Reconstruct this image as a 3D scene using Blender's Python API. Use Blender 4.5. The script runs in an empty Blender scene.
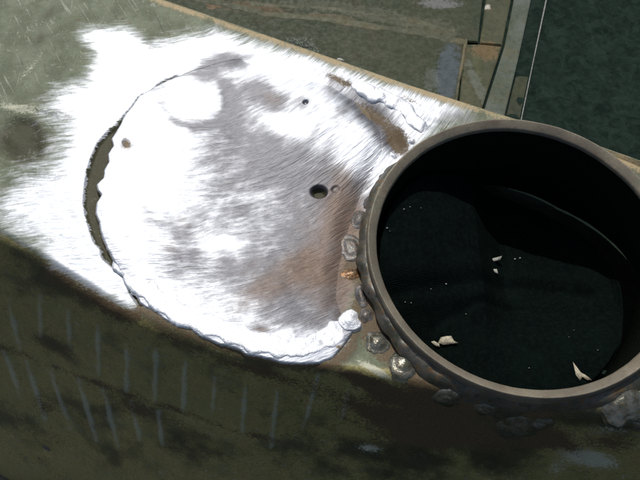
import bpy, bmesh, math, random
import numpy as np
from mathutils import Vector

# ------------------------------------------------------------------ camera, sky, sun
U = 0.0003                      # modelling unit: 0.3 mm
TILT = math.radians(27.5)       # camera looks down, 27.5 degrees off the vertical
FOC = 656.0                     # focal length in photo pixels
DIST = 656.0                    # camera distance in modelling units
SC = bpy.context.scene
COL = SC.collection

cam_data = bpy.data.cameras.new('camera')
cam = bpy.data.objects.new('camera', cam_data)
COL.objects.link(cam)
cam.location = (0, -DIST * math.sin(TILT) * U, DIST * math.cos(TILT) * U)
cam.rotation_euler = (TILT, 0, 0)
cam_data.sensor_width = 36
cam_data.lens = FOC / 640 * 36
cam_data.clip_start = 0.005
cam_data.clip_end = 50
SC.camera = cam

SUN_EL = math.radians(60)
SUN_AZ = math.radians(-12)       # measured from +Y towards +X
world = bpy.data.worlds.new('World')
SC.world = world
world.use_nodes = True
wn = world.node_tree.nodes
sky = wn.new('ShaderNodeTexSky')
sky.sky_type = 'NISHITA'
sky.sun_disc = False
sky.sun_elevation = SUN_EL
sky.sun_rotation = SUN_AZ
sky.air_density = 1.0
sky.dust_density = 3.0
sky.ozone_density = 0.4
wn['Background'].inputs['Strength'].default_value = 0.105
world.node_tree.links.new(sky.outputs[0], wn['Background'].inputs['Color'])

sun_data = bpy.data.lights.new('sun', 'SUN')
sun_data.energy = 4.0
sun_data.angle = math.radians(0.5)
sun_data.color = (1.0, 0.97, 0.91)
sun = bpy.data.objects.new('sun', sun_data)
COL.objects.link(sun)
SUN_DIR = Vector((math.sin(SUN_AZ) * math.cos(SUN_EL), math.cos(SUN_AZ) * math.cos(SUN_EL), math.sin(SUN_EL)))
sun.rotation_euler = SUN_DIR.to_track_quat('Z', 'Y').to_euler()
sun.location = SUN_DIR * 2

SC.view_settings.view_transform = 'Standard'
SC.view_settings.look = 'None'
SC.view_settings.exposure = 0.0
SC.view_settings.gamma = 1.0
SC.view_settings.use_curve_mapping = False

# ------------------------------------------------------------------ helpers
rng = np.random.default_rng(7)
random.seed(5)
CT, ST = math.cos(TILT), math.sin(TILT)

def at(px, py, z=0.0):
    """point (modelling units) on the level z that a photo pixel looks at"""
    px = np.asarray(px, float); py = np.asarray(py, float)
    dx = (px - 320) / FOC; dv = (240 - py) / FOC
    ry = dv * CT + ST
    rz = dv * ST - CT
    t = (z - DIST * CT) / rz
    return np.stack([dx * t, -DIST * ST + ry * t, np.zeros_like(t) + z], -1)

def project(P):
    P = np.asarray(P, float)
    x = P[..., 0]; y = P[..., 1] + DIST * ST; z = P[..., 2] - DIST * CT
    depth = y * ST - z * CT
    up = y * CT + z * ST
    return 320 + FOC * x / depth, 240 - FOC * up / depth

def smooth(a, b, x):
    t = np.clip((x - a) / (b - a), 0, 1)
    return t * t * (3 - 2 * t)

def sdf(px, py, poly):
    """signed distance in pixels to a closed outline, positive inside"""
    poly = np.asarray(poly, float)
    d = np.full(px.shape, 1e9); inside = np.zeros(px.shape, bool)
    n = len(poly)
    for i in range(n):
        ax, ay = poly[i]; bx, by = poly[(i + 1) % n]
        ex, ey = bx - ax, by - ay
        L = ex * ex + ey * ey + 1e-9
        t = np.clip(((px - ax) * ex + (py - ay) * ey) / L, 0, 1)
        d = np.minimum(d, (px - ax - t * ex) ** 2 + (py - ay - t * ey) ** 2)
        if ay != by:
            c = ((ay > py) != (by > py)) & (px < ex * (py - ay) / (by - ay) + ax)
            inside ^= c
    d = np.sqrt(d)
    return np.where(inside, d, -d)

def line_dist(px, py, pts):
    pts = np.asarray(pts, float)
    d = np.full(px.shape, 1e9); tt = np.zeros(px.shape)
    for i in range(len(pts) - 1):
        ax, ay = pts[i]; bx, by = pts[i + 1]
        ex, ey = bx - ax, by - ay
        t = np.clip(((px - ax) * ex + (py - ay) * ey) / (ex * ex + ey * ey + 1e-9), 0, 1)
        q = np.hypot(px - ax - t * ex, py - ay - t * ey)
        tt = np.where(q < d, i + t, tt); d = np.minimum(d, q)
    return d, tt

_G = rng.random((256, 256))
def vnoise(x, y):
    xi = np.floor(x).astype(int); yi = np.floor(y).astype(int)
    fx = x - xi; fy = y - yi
    fx = fx * fx * (3 - 2 * fx); fy = fy * fy * (3 - 2 * fy)
    a = _G[xi & 255, yi & 255]; b = _G[(xi + 1) & 255, yi & 255]
    c = _G[xi & 255, (yi + 1) & 255]; d = _G[(xi + 1) & 255, (yi + 1) & 255]
    return (a * (1 - fx) + b * fx) * (1 - fy) + (c * (1 - fx) + d * fx) * fy

def fbm(x, y, s, octv=4):
    r = 0; a = 0.5; f = 1.0 / s
    for k in range(octv):
        r = r + a * (vnoise(x * f + 17.3 * k, y * f + 5.1 * k) - 0.5) * 2
        a *= 0.5; f *= 2.03
    return r

def blobs(px, py, lst):
    """sum of soft spots: x, y, rx, ry, rotation in degrees, amount"""
    r = np.zeros(px.shape)
    for x, y, rx, ry, rot, a in lst:
        c, s = math.cos(math.radians(rot)), math.sin(math.radians(rot))
        u = ((px - x) * c + (py - y) * s) / rx
        v = (-(px - x) * s + (py - y) * c) / ry
        r = r + a * np.exp(-(u * u + v * v))
    return r

def link(o, parent=None):
    COL.objects.link(o)
    if parent is not None:
        o.parent = parent
    return o

def thing(name, label, cat, group=None):
    o = bpy.data.objects.new(name, None)
    o.empty_display_size = 0.01
    COL.objects.link(o)
    tag(o, label, cat, group)
    return o

def tag(o, label=None, cat=None, group=None, kind=None):
    if label: o['label'] = label
    if cat: o['category'] = cat
    if group: o['group'] = group
    if kind: o['kind'] = kind
    return o

def mesh(name, verts, faces, mat, parent=None, smooth_shade=True, attrs=None):
    verts = np.asarray(verts, float) * U
    me = bpy.data.meshes.new(name)
    if isinstance(faces, np.ndarray) and faces.ndim == 2:
        n, k = faces.shape
        me.vertices.add(len(verts)); me.vertices.foreach_set('co', verts.ravel())
        me.loops.add(n * k); me.loops.foreach_set('vertex_index', faces.ravel().astype(np.int32))
        me.polygons.add(n)
        me.polygons.foreach_set('loop_start', np.arange(0, n * k, k, dtype=np.int32))
        me.update(calc_edges=True)
    else:
        me.from_pydata(verts.tolist(), [], [list(f) for f in faces])
    if smooth_shade:
        me.polygons.foreach_set('use_smooth', np.ones(len(me.polygons), bool))
    for k, v in (attrs or {}).items():
        v = np.asarray(v, float)
        if v.ndim == 2:
            a = me.attributes.new(k, 'FLOAT_VECTOR', 'POINT'); a.data.foreach_set('vector', v.ravel())
        else:
            a = me.attributes.new(k, 'FLOAT', 'POINT'); a.data.foreach_set('value', v.ravel())
    me.materials.append(mat)
    me.update()
    return link(bpy.data.objects.new(name, me), parent)

def grid_faces(nu, nv, wrap_u=False):
    i, j = np.meshgrid(np.arange(nu if wrap_u else nu - 1), np.arange(nv - 1), indexing='ij')
    i2 = (i + 1) % nu
    return np.stack([i * nv + j, i2 * nv + j, i2 * nv + j + 1, i * nv + j + 1], -1).reshape(-1, 4)

# ------------------------------------------------------------------ node material kit
class NT:
    def __init__(s, name):
        s.m = bpy.data.materials.new(name); s.m.use_nodes = True
        s.t = s.m.node_tree; s.b = s.t.nodes['Principled BSDF']
    def put(s, sock, v):
        if isinstance(v, bpy.types.NodeSocket): s.t.links.new(v, sock)
        elif isinstance(v, (tuple, list)) and len(v) == 3 and sock.type == 'RGBA': sock.default_value = (*v, 1)
        else: sock.default_value = v
    def attr(s, n, vec=False):
        a = s.t.nodes.new('ShaderNodeAttribute'); a.attribute_name = n
        return a.outputs['Vector' if vec else 'Fac']
    def coord(s, scale=(1, 1, 1), src=None, rot=(0, 0, 0)):
        if src is None:
            src = s.t.nodes.new('ShaderNodeTexCoord').outputs['Object']
            scale = tuple(k / U for k in scale)
        m = s.t.nodes.new('ShaderNodeMapping'); s.put(m.inputs['Vector'], src)
        m.inputs['Scale'].default_value = scale; m.inputs['Rotation'].default_value = rot
        return m.outputs[0]
    def noise(s, vec, scale=1, detail=4, rough=0.55, dist=0.0):
        n = s.t.nodes.new('ShaderNodeTexNoise'); s.put(n.inputs['Vector'], vec)
        n.inputs['Scale'].default_value = scale; n.inputs['Detail'].default_value = detail
        n.inputs['Roughness'].default_value = rough; n.inputs['Distortion'].default_value = dist
        return n.outputs['Fac']
    def voro(s, vec, scale=1, feature='F1'):
        n = s.t.nodes.new('ShaderNodeTexVoronoi'); n.feature = feature; s.put(n.inputs['Vector'], vec)
        n.inputs['Scale'].default_value = scale
        return n.outputs['Distance']
    def math(s, op, a, b=0.0, c=0.0):
        n = s.t.nodes.new('ShaderNodeMath'); n.operation = op
        s.put(n.inputs[0], a); s.put(n.inputs[1], b); s.put(n.inputs[2], c)
        return n.outputs[0]
    def step(s, x, lo, hi, a=0.0, b=1.0):
        n = s.t.nodes.new('ShaderNodeMapRange'); n.interpolation_type = 'SMOOTHSTEP'
        s.put(n.inputs['Value'], x)
        n.inputs['From Min'].default_value = lo; n.inputs['From Max'].default_value = hi
        n.inputs['To Min'].default_value = a; n.inputs['To Max'].default_value = b
        return n.outputs[0]
    def mix(s, f, a, b):
        n = s.t.nodes.new('ShaderNodeMix'); n.data_type = 'RGBA'
        s.put(n.inputs[0], f); s.put(n.inputs[6], a); s.put(n.inputs[7], b)
        return n.outputs[2]
    def mixf(s, f, a, b):
        n = s.t.nodes.new('ShaderNodeMix'); n.data_type = 'FLOAT'
        s.put(n.inputs[0], f); s.put(n.inputs[2], a); s.put(n.inputs[3], b)
        return n.outputs[0]
    def bump(s, h, dist, strength=1.0, nrm=None):
        n = s.t.nodes.new('ShaderNodeBump'); s.put(n.inputs['Height'], h)
        n.inputs['Distance'].default_value = dist * U; s.put(n.inputs['Strength'], strength)
        if nrm is not None: s.put(n.inputs['Normal'], nrm)
        return n.outputs[0]
    def out(s, **k):
        for a, v in k.items():
            s.put(s.b.inputs[a.replace('_', ' ')], v)
        return s.m

def surface_material():
    """old grey-green paint over steel, ground bare where the grinder went, with rust, heat tint and scrape marks"""
    n = NT('ground_and_painted_steel')
    obj = n.coord()
    pol = n.attr('polar', True)
    streak = n.noise(n.coord((0.30, 0.014, 1), pol), 1, 3, 0.6)
    fine = n.noise(n.coord((0.95, 0.022, 1), pol), 1, 2, 0.6)
    broad = n.noise(n.coord((0.07, 0.016, 1), pol), 1, 3, 0.5)
    speck = n.noise(obj, 0.35, 4, 0.65)
    mott = n.noise(obj, 0.035, 5, 0.6)
    grain = n.noise(obj, 0.9, 3, 0.6)
    # bare metal mask
    b = n.math('MULTIPLY_ADD', n.math('SUBTRACT', streak, 0.5), 22.0, n.attr('bare'))
    b = n.math('MULTIPLY_ADD', n.math('SUBTRACT', fine, 0.5), 12.0, b)
    b = n.math('MULTIPLY_ADD', n.math('SUBTRACT', speck, 0.5), 10.0, b)
    bare = n.step(b, -10.0, 9.0)
    ch = n.math('MULTIPLY_ADD', n.math('SUBTRACT', streak, 0.5), 9.0, n.attr('chan'))
    bare = n.math('MULTIPLY', bare, n.step(ch, -0.8, 0.8, 1, 0))
    # paint
    pc = n.mix(n.step(mott, 0.36, 0.64), (0.074, 0.088, 0.052), (0.114, 0.132, 0.086))
    pc = n.mix(n.math('MULTIPLY', n.step(speck, 0.52, 0.75), 0.55), pc, (0.075, 0.075, 0.04))
    pc = n.mix(n.math('MULTIPLY', n.step(grain, 0.55, 0.8), 0.35), pc, (0.32, 0.33, 0.27))
    gr = n.math('MULTIPLY_ADD', n.math('SUBTRACT', mott, 0.5), 0.9, n.attr('grime'))  # front paint tinted olive to carry the colour of its shade
    gc = n.mix(n.step(speck, 0.35, 0.65), (0.215, 0.195, 0.070), (0.190, 0.148, 0.060))
    gc = n.mix(n.math('MULTIPLY', n.step(mott, 0.4, 0.65), 0.5), gc, (0.140, 0.145, 0.050))
    pc = n.mix(n.step(gr, 0.25, 0.75), pc, gc)
    for rz, fx, fy, lo, hi, am, sc in ((58, 0.012, 0.34, 0.62, 0.70, 0.55, (0.30, 0.31, 0.25)), (66, 0.016, 0.26, 0.63, 0.72, 0.6, (0.045, 0.045, 0.025)), (-24, 0.008, 0.22, 0.62, 0.72, 0.5, (0.06, 0.05, 0.022)), (88, 0.02, 0.4, 0.64, 0.72, 0.35, (0.26, 0.27, 0.20))):
        sn = n.noise(n.coord((fx, fy, fy), n.coord((1, 1, 1), None, (0, 0, math.radians(rz)))), 1, 3, 0.6, 0.3)
        pc = n.mix(n.math('MULTIPLY', n.step(sn, lo, hi), am), pc, sc)
    chip = n.noise(obj, 0.13, 6, 0.75, 0.6)
    pc = n.mix(n.math('MULTIPLY', n.step(chip, 0.60, 0.64), 0.75), pc, (0.085, 0.062, 0.032))
    pc = n.mix(n.math('MULTIPLY', n.step(chip, 0.40, 0.36), 0.5), pc, (0.27, 0.28, 0.23))
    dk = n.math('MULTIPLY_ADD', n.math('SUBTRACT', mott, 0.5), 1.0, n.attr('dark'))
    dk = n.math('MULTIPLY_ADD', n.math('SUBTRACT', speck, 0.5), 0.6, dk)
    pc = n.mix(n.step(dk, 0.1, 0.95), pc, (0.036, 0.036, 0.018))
    lt = n.math('MULTIPLY_ADD', n.math('SUBTRACT', speck, 0.5), 1.3, n.attr('light'))
    pc = n.mix(n.math('MULTIPLY', n.step(lt, 0.35, 0.7), 0.85), pc, (0.36, 0.36, 0.28))
    mk = n.math('MULTIPLY_ADD', n.math('SUBTRACT', speck, 0.5), 2.0, n.attr('marks'))
    mk = n.math('MULTIPLY_ADD', n.math('SUBTRACT', mott, 0.5), 1.6, mk)
    pc = n.mix(n.math('MULTIPLY', n.step(mk, 0.15, 1.0), 0.5), pc, (0.34, 0.37, 0.31))
    # metal
    ox = n.math('MULTIPLY_ADD', n.math('SUBTRACT', streak, 0.5), 0.95, n.math('MULTIPLY', n.attr('oxide_glare'), 1.25))  # oxide, with glare fall-off and bright reflections painted in as well
    ox = n.math('MULTIPLY_ADD', n.math('SUBTRACT', broad, 0.5), 0.9, ox)
    ox = n.math('MULTIPLY_ADD', n.math('SUBTRACT', fine, 0.5), 0.45, ox)
    ox = n.math('MULTIPLY_ADD', n.math('SUBTRACT', mott, 0.5), 0.6, ox)
    ox = n.step(ox, 0.04, 1.20)
    mc = n.mix(n.step(fine, 0.3, 0.7), (0.38, 0.405, 0.45), (0.53, 0.55, 0.585))
    mc = n.mix(n.math('MULTIPLY', ox, 0.85), mc, (0.048, 0.046, 0.052))
    ht = n.math('MULTIPLY_ADD', n.math('SUBTRACT', broad, 0.5), 0.5, n.attr('heat_tint'))
    mc = n.mix(n.math('MULTIPLY', n.step(ht, 0.1, 0.95), 0.7), mc, (0.090, 0.058, 0.036))
    col = n.mix(bare, pc, mc)
    # rust and burnt oxide lie over both
    rs = n.math('MULTIPLY_ADD', n.math('SUBTRACT', speck, 0.5), 1.1, n.attr('rust'))
    rs = n.math('MULTIPLY_ADD', n.math('SUBTRACT', mott, 0.5), 0.5, rs)
    rust = n.step(rs, 0.3, 0.72)
    rc = n.mix(n.step(grain, 0.3, 0.7), (0.052, 0.035, 0.016), (0.095, 0.066, 0.034))
    ln = n.attr('tan')
    rc = n.mix(ln, rc, (0.28, 0.22, 0.125))
    col = n.mix(rust, col, rc)
    met = n.math('MULTIPLY', bare, n.step(rust, 0, 1, 0.93, 0.0))
    rough = n.mixf(bare, n.mixf(n.step(gr, 0.25, 0.75), n.step(speck, 0.3, 0.7, 0.60, 0.74), n.step(speck, 0.3, 0.7, 0.28, 0.48)), n.mixf(ox, n.step(streak, 0.3, 0.7, 0.54, 0.64), 0.58))
    rough = n.mixf(rust, rough, 0.62)
    h = n.math('MULTIPLY', bare, n.math('ADD', n.math('MULTIPLY', streak, 0.55), n.math('MULTIPLY', fine, 0.22)))
    h2 = n.math('ADD', n.math('MULTIPLY', speck, 0.40), n.math('MULTIPLY', grain, 0.12))
    h2 = n.math('MULTIPLY', h2, n.math('SUBTRACT', 1.15, bare))
    hh = n.math('ADD', n.math('ADD', h, h2), n.math('MULTIPLY', bare, -0.5))
    return n.out(Base_Color=col, Specular_IOR_Level=0.28, Metallic=met, Roughness=rough, Normal=n.bump(hh, 1.5))

def bead_material(name, base, dark, rough, heat=0.3, metal=0.9, bmp=1.0):
    n = NT(name)
    o = n.coord()
    a = n.noise(o, 0.11, 4, 0.6); b = n.noise(o, 0.6, 3, 0.6)
    c = n.mix(n.step(a, 0.35, 0.65), base, dark)
    c = n.mix(n.math('MULTIPLY', n.step(b, 0.5, 0.72), heat), c, (0.24, 0.12, 0.045))
    return n.out(Base_Color=c, Metallic=metal, Roughness=n.step(b, 0.3, 0.7, rough - 0.08, rough + 0.1), Normal=n.bump(n.math('ADD', b, a), bmp))

def pipe_material():
    n = NT('mill_scale_pipe_steel')
    o = n.coord()
    a = n.noise(o, 0.025, 4, 0.6); b = n.noise(o, 0.25, 4, 0.65); g = n.noise(o, 1.1, 2, 0.6)
    c = n.mix(n.step(a, 0.35, 0.65), (0.150, 0.130, 0.095), (0.100, 0.090, 0.068))
    c = n.mix(n.math('MULTIPLY', n.step(b, 0.52, 0.72), 0.6), c, (0.09, 0.065, 0.04))
    c = n.mix(n.math('MULTIPLY', n.step(g, 0.58, 0.75), 0.3), c, (0.30, 0.29, 0.25))
    r2 = n.noise(o, 0.05, 5, 0.7, 0.5)
    c = n.mix(n.math('MULTIPLY', n.step(r2, 0.50, 0.68), 0.45), c, (0.095, 0.062, 0.042))
    c = n.mix(n.math('MULTIPLY', n.step(r2, 0.42, 0.32), 0.5), c, (0.07, 0.085, 0.06))
    return n.out(Base_Color=c, Metallic=0.1, Specular_IOR_Level=0.3, Roughness=n.step(b, 0.3, 0.7, 0.45, 0.65), Normal=n.bump(n.math('ADD', b, n.math('MULTIPLY', g, 0.25)), 0.3))

def plate_material(name, c1, c2, rustc, amt, spots=()):
    n = NT(name)
    o = n.coord()
    a = n.noise(o, 0.012, 5, 0.6, 0.4); b = n.noise(o, 0.09, 5, 0.65); g = n.noise(o, 0.6, 3, 0.6)
    c = n.mix(n.step(a, 0.36, 0.64), c1, c2)
    c = n.mix(n.math('MULTIPLY', n.step(n.noise(o, 0.02, 4, 0.7), 0.5, 0.72), amt), c, rustc)
    for x, y, rx, ry, rot, sc, am in spots:      # stains with a shape of their own, at their place on the plate
        p = at(x, y, FLOOR); x2 = at(x + rx, y, FLOOR)[0] - p[0]; y2 = at(x, y - ry, FLOOR)[1] - p[1]
        mp = n.t.nodes.new('ShaderNodeMapping'); mp.vector_type = 'TEXTURE'
        n.put(mp.inputs['Vector'], n.t.nodes.new('ShaderNodeTexCoord').outputs['Object'])
        mp.inputs['Location'].default_value = (p[0] * U, p[1] * U, p[2] * U); mp.inputs['Rotation'].default_value = (0, 0, math.radians(-rot))
        mp.inputs['Scale'].default_value = (x2 * U, y2 * U, 60 * U)
        ln = n.t.nodes.new('ShaderNodeVectorMath'); ln.operation = 'LENGTH'; n.put(ln.inputs[0], mp.outputs[0])
        q = n.math('MULTIPLY_ADD', n.math('SUBTRACT', b, 0.5), 1.8, ln.outputs['Value'])
        c = n.mix(n.math('MULTIPLY', n.step(q, 0.6, 1.15, 1, 0), am), c, sc)
    c = n.mix(n.math('MULTIPLY', n.step(b, 0.53, 0.7), 0.3), c, (0.012, 0.015, 0.007))
    c = n.mix(n.math('MULTIPLY', n.step(g, 0.6, 0.78), 0.25), c, (0.07, 0.075, 0.045))
    return n.out(Base_Color=c, Metallic=0.0, Specular_IOR_Level=0.2, Roughness=n.step(b, 0.3, 0.7, 0.52, 0.7), Normal=n.bump(n.math('ADD', b, n.math('MULTIPLY', g, 0.2)), 0.6))

def cloth_material(name, ribs):
    n = NT(name)
    o = n.coord()
    w = n.t.nodes.new('ShaderNodeTexWave'); w.wave_type = 'BANDS'; w.bands_direction = 'Y'
    n.put(w.inputs['Vector'], n.coord((1, 1, 1), None, (0, 0, math.radians(-16))))
    w.inputs['Scale'].default_value = 0.21; w.inputs['Distortion'].default_value = 3.5; w.inputs['Detail'].default_value = 2
    w.inputs['Detail Scale'].default_value = 0.6
    rib = n.mixf(ribs, 0.4, w.outputs['Fac'])
    a = n.noise(o, 0.02, 5, 0.65); d = n.noise(o, 0.03 + 0.19 * ribs, 6, 0.7)
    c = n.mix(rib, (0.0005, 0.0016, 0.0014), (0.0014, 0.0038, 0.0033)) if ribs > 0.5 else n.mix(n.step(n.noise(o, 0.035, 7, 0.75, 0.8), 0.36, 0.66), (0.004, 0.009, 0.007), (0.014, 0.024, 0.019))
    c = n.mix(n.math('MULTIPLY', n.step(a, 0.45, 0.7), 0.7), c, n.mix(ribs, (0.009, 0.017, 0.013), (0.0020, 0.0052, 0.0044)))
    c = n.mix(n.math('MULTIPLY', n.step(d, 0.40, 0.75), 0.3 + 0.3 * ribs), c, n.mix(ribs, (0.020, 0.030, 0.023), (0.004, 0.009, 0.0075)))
    return n.out(Base_Color=c, Roughness=0.9, Normal=n.bump(n.math('ADD', rib, n.math('MULTIPLY', d, 0.6)), 0.5), Specular_IOR_Level=0.04)

def plain(name, c, rough, metal=0.0, var=0.3, spec=0.5):
    n = NT(name)
    b = n.noise(n.coord(), 0.4, 4, 0.65)
    dark = tuple(k * (1 - var) for k in c)
    return n.out(Base_Color=n.mix(n.step(b, 0.35, 0.65), dark, c), Roughness=rough, Metallic=metal, Specular_IOR_Level=spec, Normal=n.bump(b, 0.7))

M_SURF = surface_material()
M_PIPE = pipe_material()
M_BORE_SHADE = plain('shade_dark_pipe_bore', (0.007, 0.009, 0.0065), 0.9, 0.0, 0.4, 0.0)  # near-black: the shade inside the pipe is put into the colour
M_BEAD = bead_material('dark_weld_metal', (0.12, 0.125, 0.11), (0.05, 0.055, 0.038), 0.26, 0.45, 0.6, 0.3)
M_BEADG = bead_material('grey_weld_metal', (0.095, 0.095, 0.095), (0.045, 0.045, 0.042), 0.42, 0.6, 0.4, 0.4)
M_BEADW = bead_material('ground_weld_metal', (0.72, 0.74, 0.77), (0.54, 0.56, 0.59), 0.60, 0.10, 0.9, 0.55)
M_BEADO = bead_material('rusty_weld_metal', (0.13, 0.065, 0.024), (0.07, 0.045, 0.025), 0.34, 0.6, 0.5, 0.4)
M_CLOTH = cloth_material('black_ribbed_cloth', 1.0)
M_MAT = cloth_material('mottled_dark_mat', 0.15)

# ------------------------------------------------------------------ the work surface
FLOOR = -560.0
def bench():
    m = plate_material('dull_bench_steel', (0.05, 0.052, 0.038), (0.075, 0.078, 0.06), (0.09, 0.055, 0.025), 0.5)
    N = 2600
    v = [(-N, -N, FLOOR - 14), (N, -N, FLOOR - 14), (N, N, FLOOR - 14), (-N, N, FLOOR - 14)]
    o = mesh('ground', v, [(0, 1, 2, 3)], m, None, False)
    tag(o, 'dull dark ground under the steel plates and the cloth', None, None, 'structure')
bench()

# ------------------------------------------------------------------ the welded housing
housing = thing('welded_steel_housing', 'grey-green painted steel housing ground bright around a welded patch and pipe', 'metal part')
housing.location = (0, 0, FLOOR * U)
def hpart(o, label=None):
    """parent to the housing while keeping modelling coordinates"""
    o.parent = housing
    o.matrix_parent_inverse = housing.matrix_basis.inverted()
    if label: o['label'] = label
    return o

PIPE_H = 16.0
PC = at(523.1, 243.2, PIPE_H)
PC[2] = 0
PR = 155.2 * (DIST - PIPE_H * CT) / DIST
PW = 10.5

AX = np.array([math.cos(math.radians(-21)), math.sin(math.radians(-21))])   # beam direction in plan
PV = np.array([AX[1], -AX[0]])                                             # across, towards the viewer
if PV[1] > 0: PV = -PV
far_px = [(-700, -330), (-300, -165), (-150, -110), (0, -55), (160, 0), (250, 31), (330, 59), (410, 87), (510, 119), (600, 148), (645, 164), (800, 215), (1200, 340)]
near_px = [(-700, -190), (-300, 60), (-150, 155), (0, 226), (60, 263), (130, 306), (200, 333), (262, 350), (340, 357), (400, 366), (460, 382), (520, 395), (580, 397), (640, 402), (800, 450), (1200, 590)]
def edge_fn(pts):
    P = at([p[0] for p in pts], [p[1] for p in pts], 0.0)[:, :2]
    s = P @ AX; w = P @ PV
    i = np.argsort(s)
    return s[i], w[i]
fs, fw = edge_fn(far_px); ns, nw = edge_fn(near_px)

BARE = [(80, 33), (100, 30), (125, 28), (150, 44), (170, 40), (190, 36), (215, 31), (255, 42), (300, 56), (350, 72), (385, 85), (420, 95), (465, 109), (470, 120), (440, 120), (428, 132), (405, 160),
        (372, 205), (352, 300), (345, 340), (330, 355), (300, 358), (262, 350), (200, 328), (142, 302), (130, 308), (100, 293), (54, 268), (46, 247), (20, 230), (0, 208), (26, 184), (56, 166),
        (66, 146), (68, 124), (52, 112), (62, 92), (88, 80), (96, 56)]
CHAN_L = [(176, 76), (160, 83), (151, 92), (140, 97), (133, 108), (124, 119), (117, 128), (108, 135), (99, 146), (93, 160), (88, 176), (86, 190), (85, 205), (87, 217), (92, 234), (95, 243), (102, 251),
          (103, 259), (115, 270), (121, 274), (126, 282), (131, 295), (139, 306)]
CHAN = CHAN_L + [(160, 300), (150, 200), (160, 120), (190, 80)]
OXIDE_GLARE = [(335, 240, 40, 80, 0, .5), (390, 110, 30, 20, 40, .3), (345, 95, 40, 8, 24, .4), (280, 270, 50, 40, 0, .3), (330, 230, 40, 60, 0, .5), (290, 300, 50, 18, -15, .4), (205, 215, 40, 30, 0, .2), (375, 120, 24, 14, 45, .6), (345, 240, 20, 70, 0, .5), (318, 215, 30, 30, 0, .5), (325, 285, 34, 24, 0, .5), (300, 175, 40, 16, 35, .4), (225, 62, 26, 9, -12, .4), (262, 96, 26, 12, 20, .4), (150, 180, 30, 60, 0, -.4), (290, 66, 50, 8, 18, -.2), (270, 180, 95, 90, 0, .42), (330, 250, 50, 80, 0, .35), (345, 165, 26, 20, -40, -.3), (262, 150, 42, 24, 20, .55), (240, 112, 12, 26, 20, .4), (272, 100, 22, 10, 30, .4), (284, 124, 16, 9, 20, -1.0), (225, 242, 24, 7, -5, -.9), (250, 195, 18, 8, 0, -.5), (350, 150, 26, 22, -40, -.5), (196, 103, 20, 14, 0, -.5), (262, 329, 10, 4, 15, .9), (300, 316, 30, 6, -10, .5), (335, 300, 16, 10, 0, .4), (224, 64, 30, 10, -12, .55), (345, 250, 22, 70, 0, .6), (205, 72, 20, 8, -20, .3), (228, 190, 48, 55, 0, .42), (235, 275, 60, 32, -20, .5), (325, 250, 34, 56, 0, .5), (285, 150, 30, 24, 30, .3), (330, 300, 34, 16, -20, .4), (350, 130, 26, 12, 50, .3), (290, 100, 50, 8, 15, .3), (160, 225, 24, 13, 15, .75), (180, 258, 24, 20, 10, .85), (150, 210, 16, 6, 10, .55), (262, 92, 22, 12, 20, .55), (222, 62, 24, 11, -15, .75), (215, 88, 34, 6, 20, .25), (240, 130, 22, 30, 30, .5), (300, 178, 50, 20, 35, .75),
         (330, 235, 32, 60, 10, .85), (300, 290, 50, 28, -30, .75), (255, 175, 30, 30, 0, .35), (370, 110, 30, 12, 40, .9), (392, 142, 20, 12, 50, .9), (340, 80, 26, 6, 22, .7), (250, 260, 30, 20, -30, .3),
         (200, 140, 20, 20, 0, .15), (305, 103, 8, 8, 0, .3), (128, 149, 7, 7, 0, .9), (465, 118, 30, 8, 10, .9), (318, 187, 13, 10, 0, .8), (125, 292, 9, 8, 0, .35), (152, 94, 8, 5, 0, .4), (74, 218, 8, 12, 0, .4)]
HEAT = [(348, 250, 24, 60, 0, .35), (385, 130, 22, 14, 45, .3), (342, 240, 34, 80, 0, .45), (300, 210, 30, 30, 0, .15), (335, 215, 26, 40, 0, .3), (320, 285, 40, 26, -20, .3), (250, 300, 30, 16, -20, .2), (272, 98, 14, 8, 20, .5), (262, 330, 10, 4, 0, .6), (300, 262, 34, 20, -35, .35), (270, 285, 50, 18, -32, .25), (340, 262, 30, 12, -5, .6), (350, 230, 14, 40, 0, .45), (345, 300, 20, 16, 0, .4), (225, 330, 0.1, .1, 0, 0), (300, 262, 26, 14, -35, .45), (262, 285, 40, 12, -30, .2), (350, 266, 24, 8, -5, .9), (252, 262, 20, 10, -30, .25), (345, 205, 12, 30, 0, .35), (320, 280, 18, 8, -30, .35), (345, 170, 14, 10, 0, .25), (128, 152, 7, 7, 0, .7), (180, 222, 20, 8, 0, .3), (165, 250, 20, 10, 0, .3)]
RUST = [(450, 432, 50, 20, 10, .55), (560, 440, 60, 16, 5, .45), (395, 420, 50, 18, 20, .5), (620, 440, 30, 14, 0, .4), (300, 385, 60, 12, 15, .45), (352, 258, 10, 12, 0, .5), (400, 350, 40, 18, 35, .5), (430, 385, 40, 14, 25, .55), (352, 268, 16, 6, 0, .6), (500, 408, 60, 10, 10, .5), (370, 300, 8, 40, -10, .5), (340, 345, 5, 4, 0, .6), (372, 112, 26, 8, 35, .8), (398, 140, 16, 11, 55, .9), (340, 80, 20, 4, 24, .7), (358, 285, 10, 36, -8, .45), (380, 330, 22, 28, -30, .55), (420, 375, 26, 14, 30, .6), (395, 395, 36, 9, 25, .8), (425, 400, 10, 14, 20, .7),
        (470, 402, 40, 12, 12, .6), (355, 378, 30, 7, 20, .65), (170, 335, 40, 6, 26, .5), (250, 368, 40, 5, 15, .5), (110, 302, 20, 4, 28, .6), (450, 430, 24, 14, 0, .4), (128, 149, 6, 6, 0, .75), (560, 410, 60, 8, 0, .4),
        (180, 425, 60, 8, 24, .35), (60, 372, 40, 5, 24, .4), (410, 100, 16, 5, 25, .5), (440, 125, 14, 6, 0, .3)]
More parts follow.
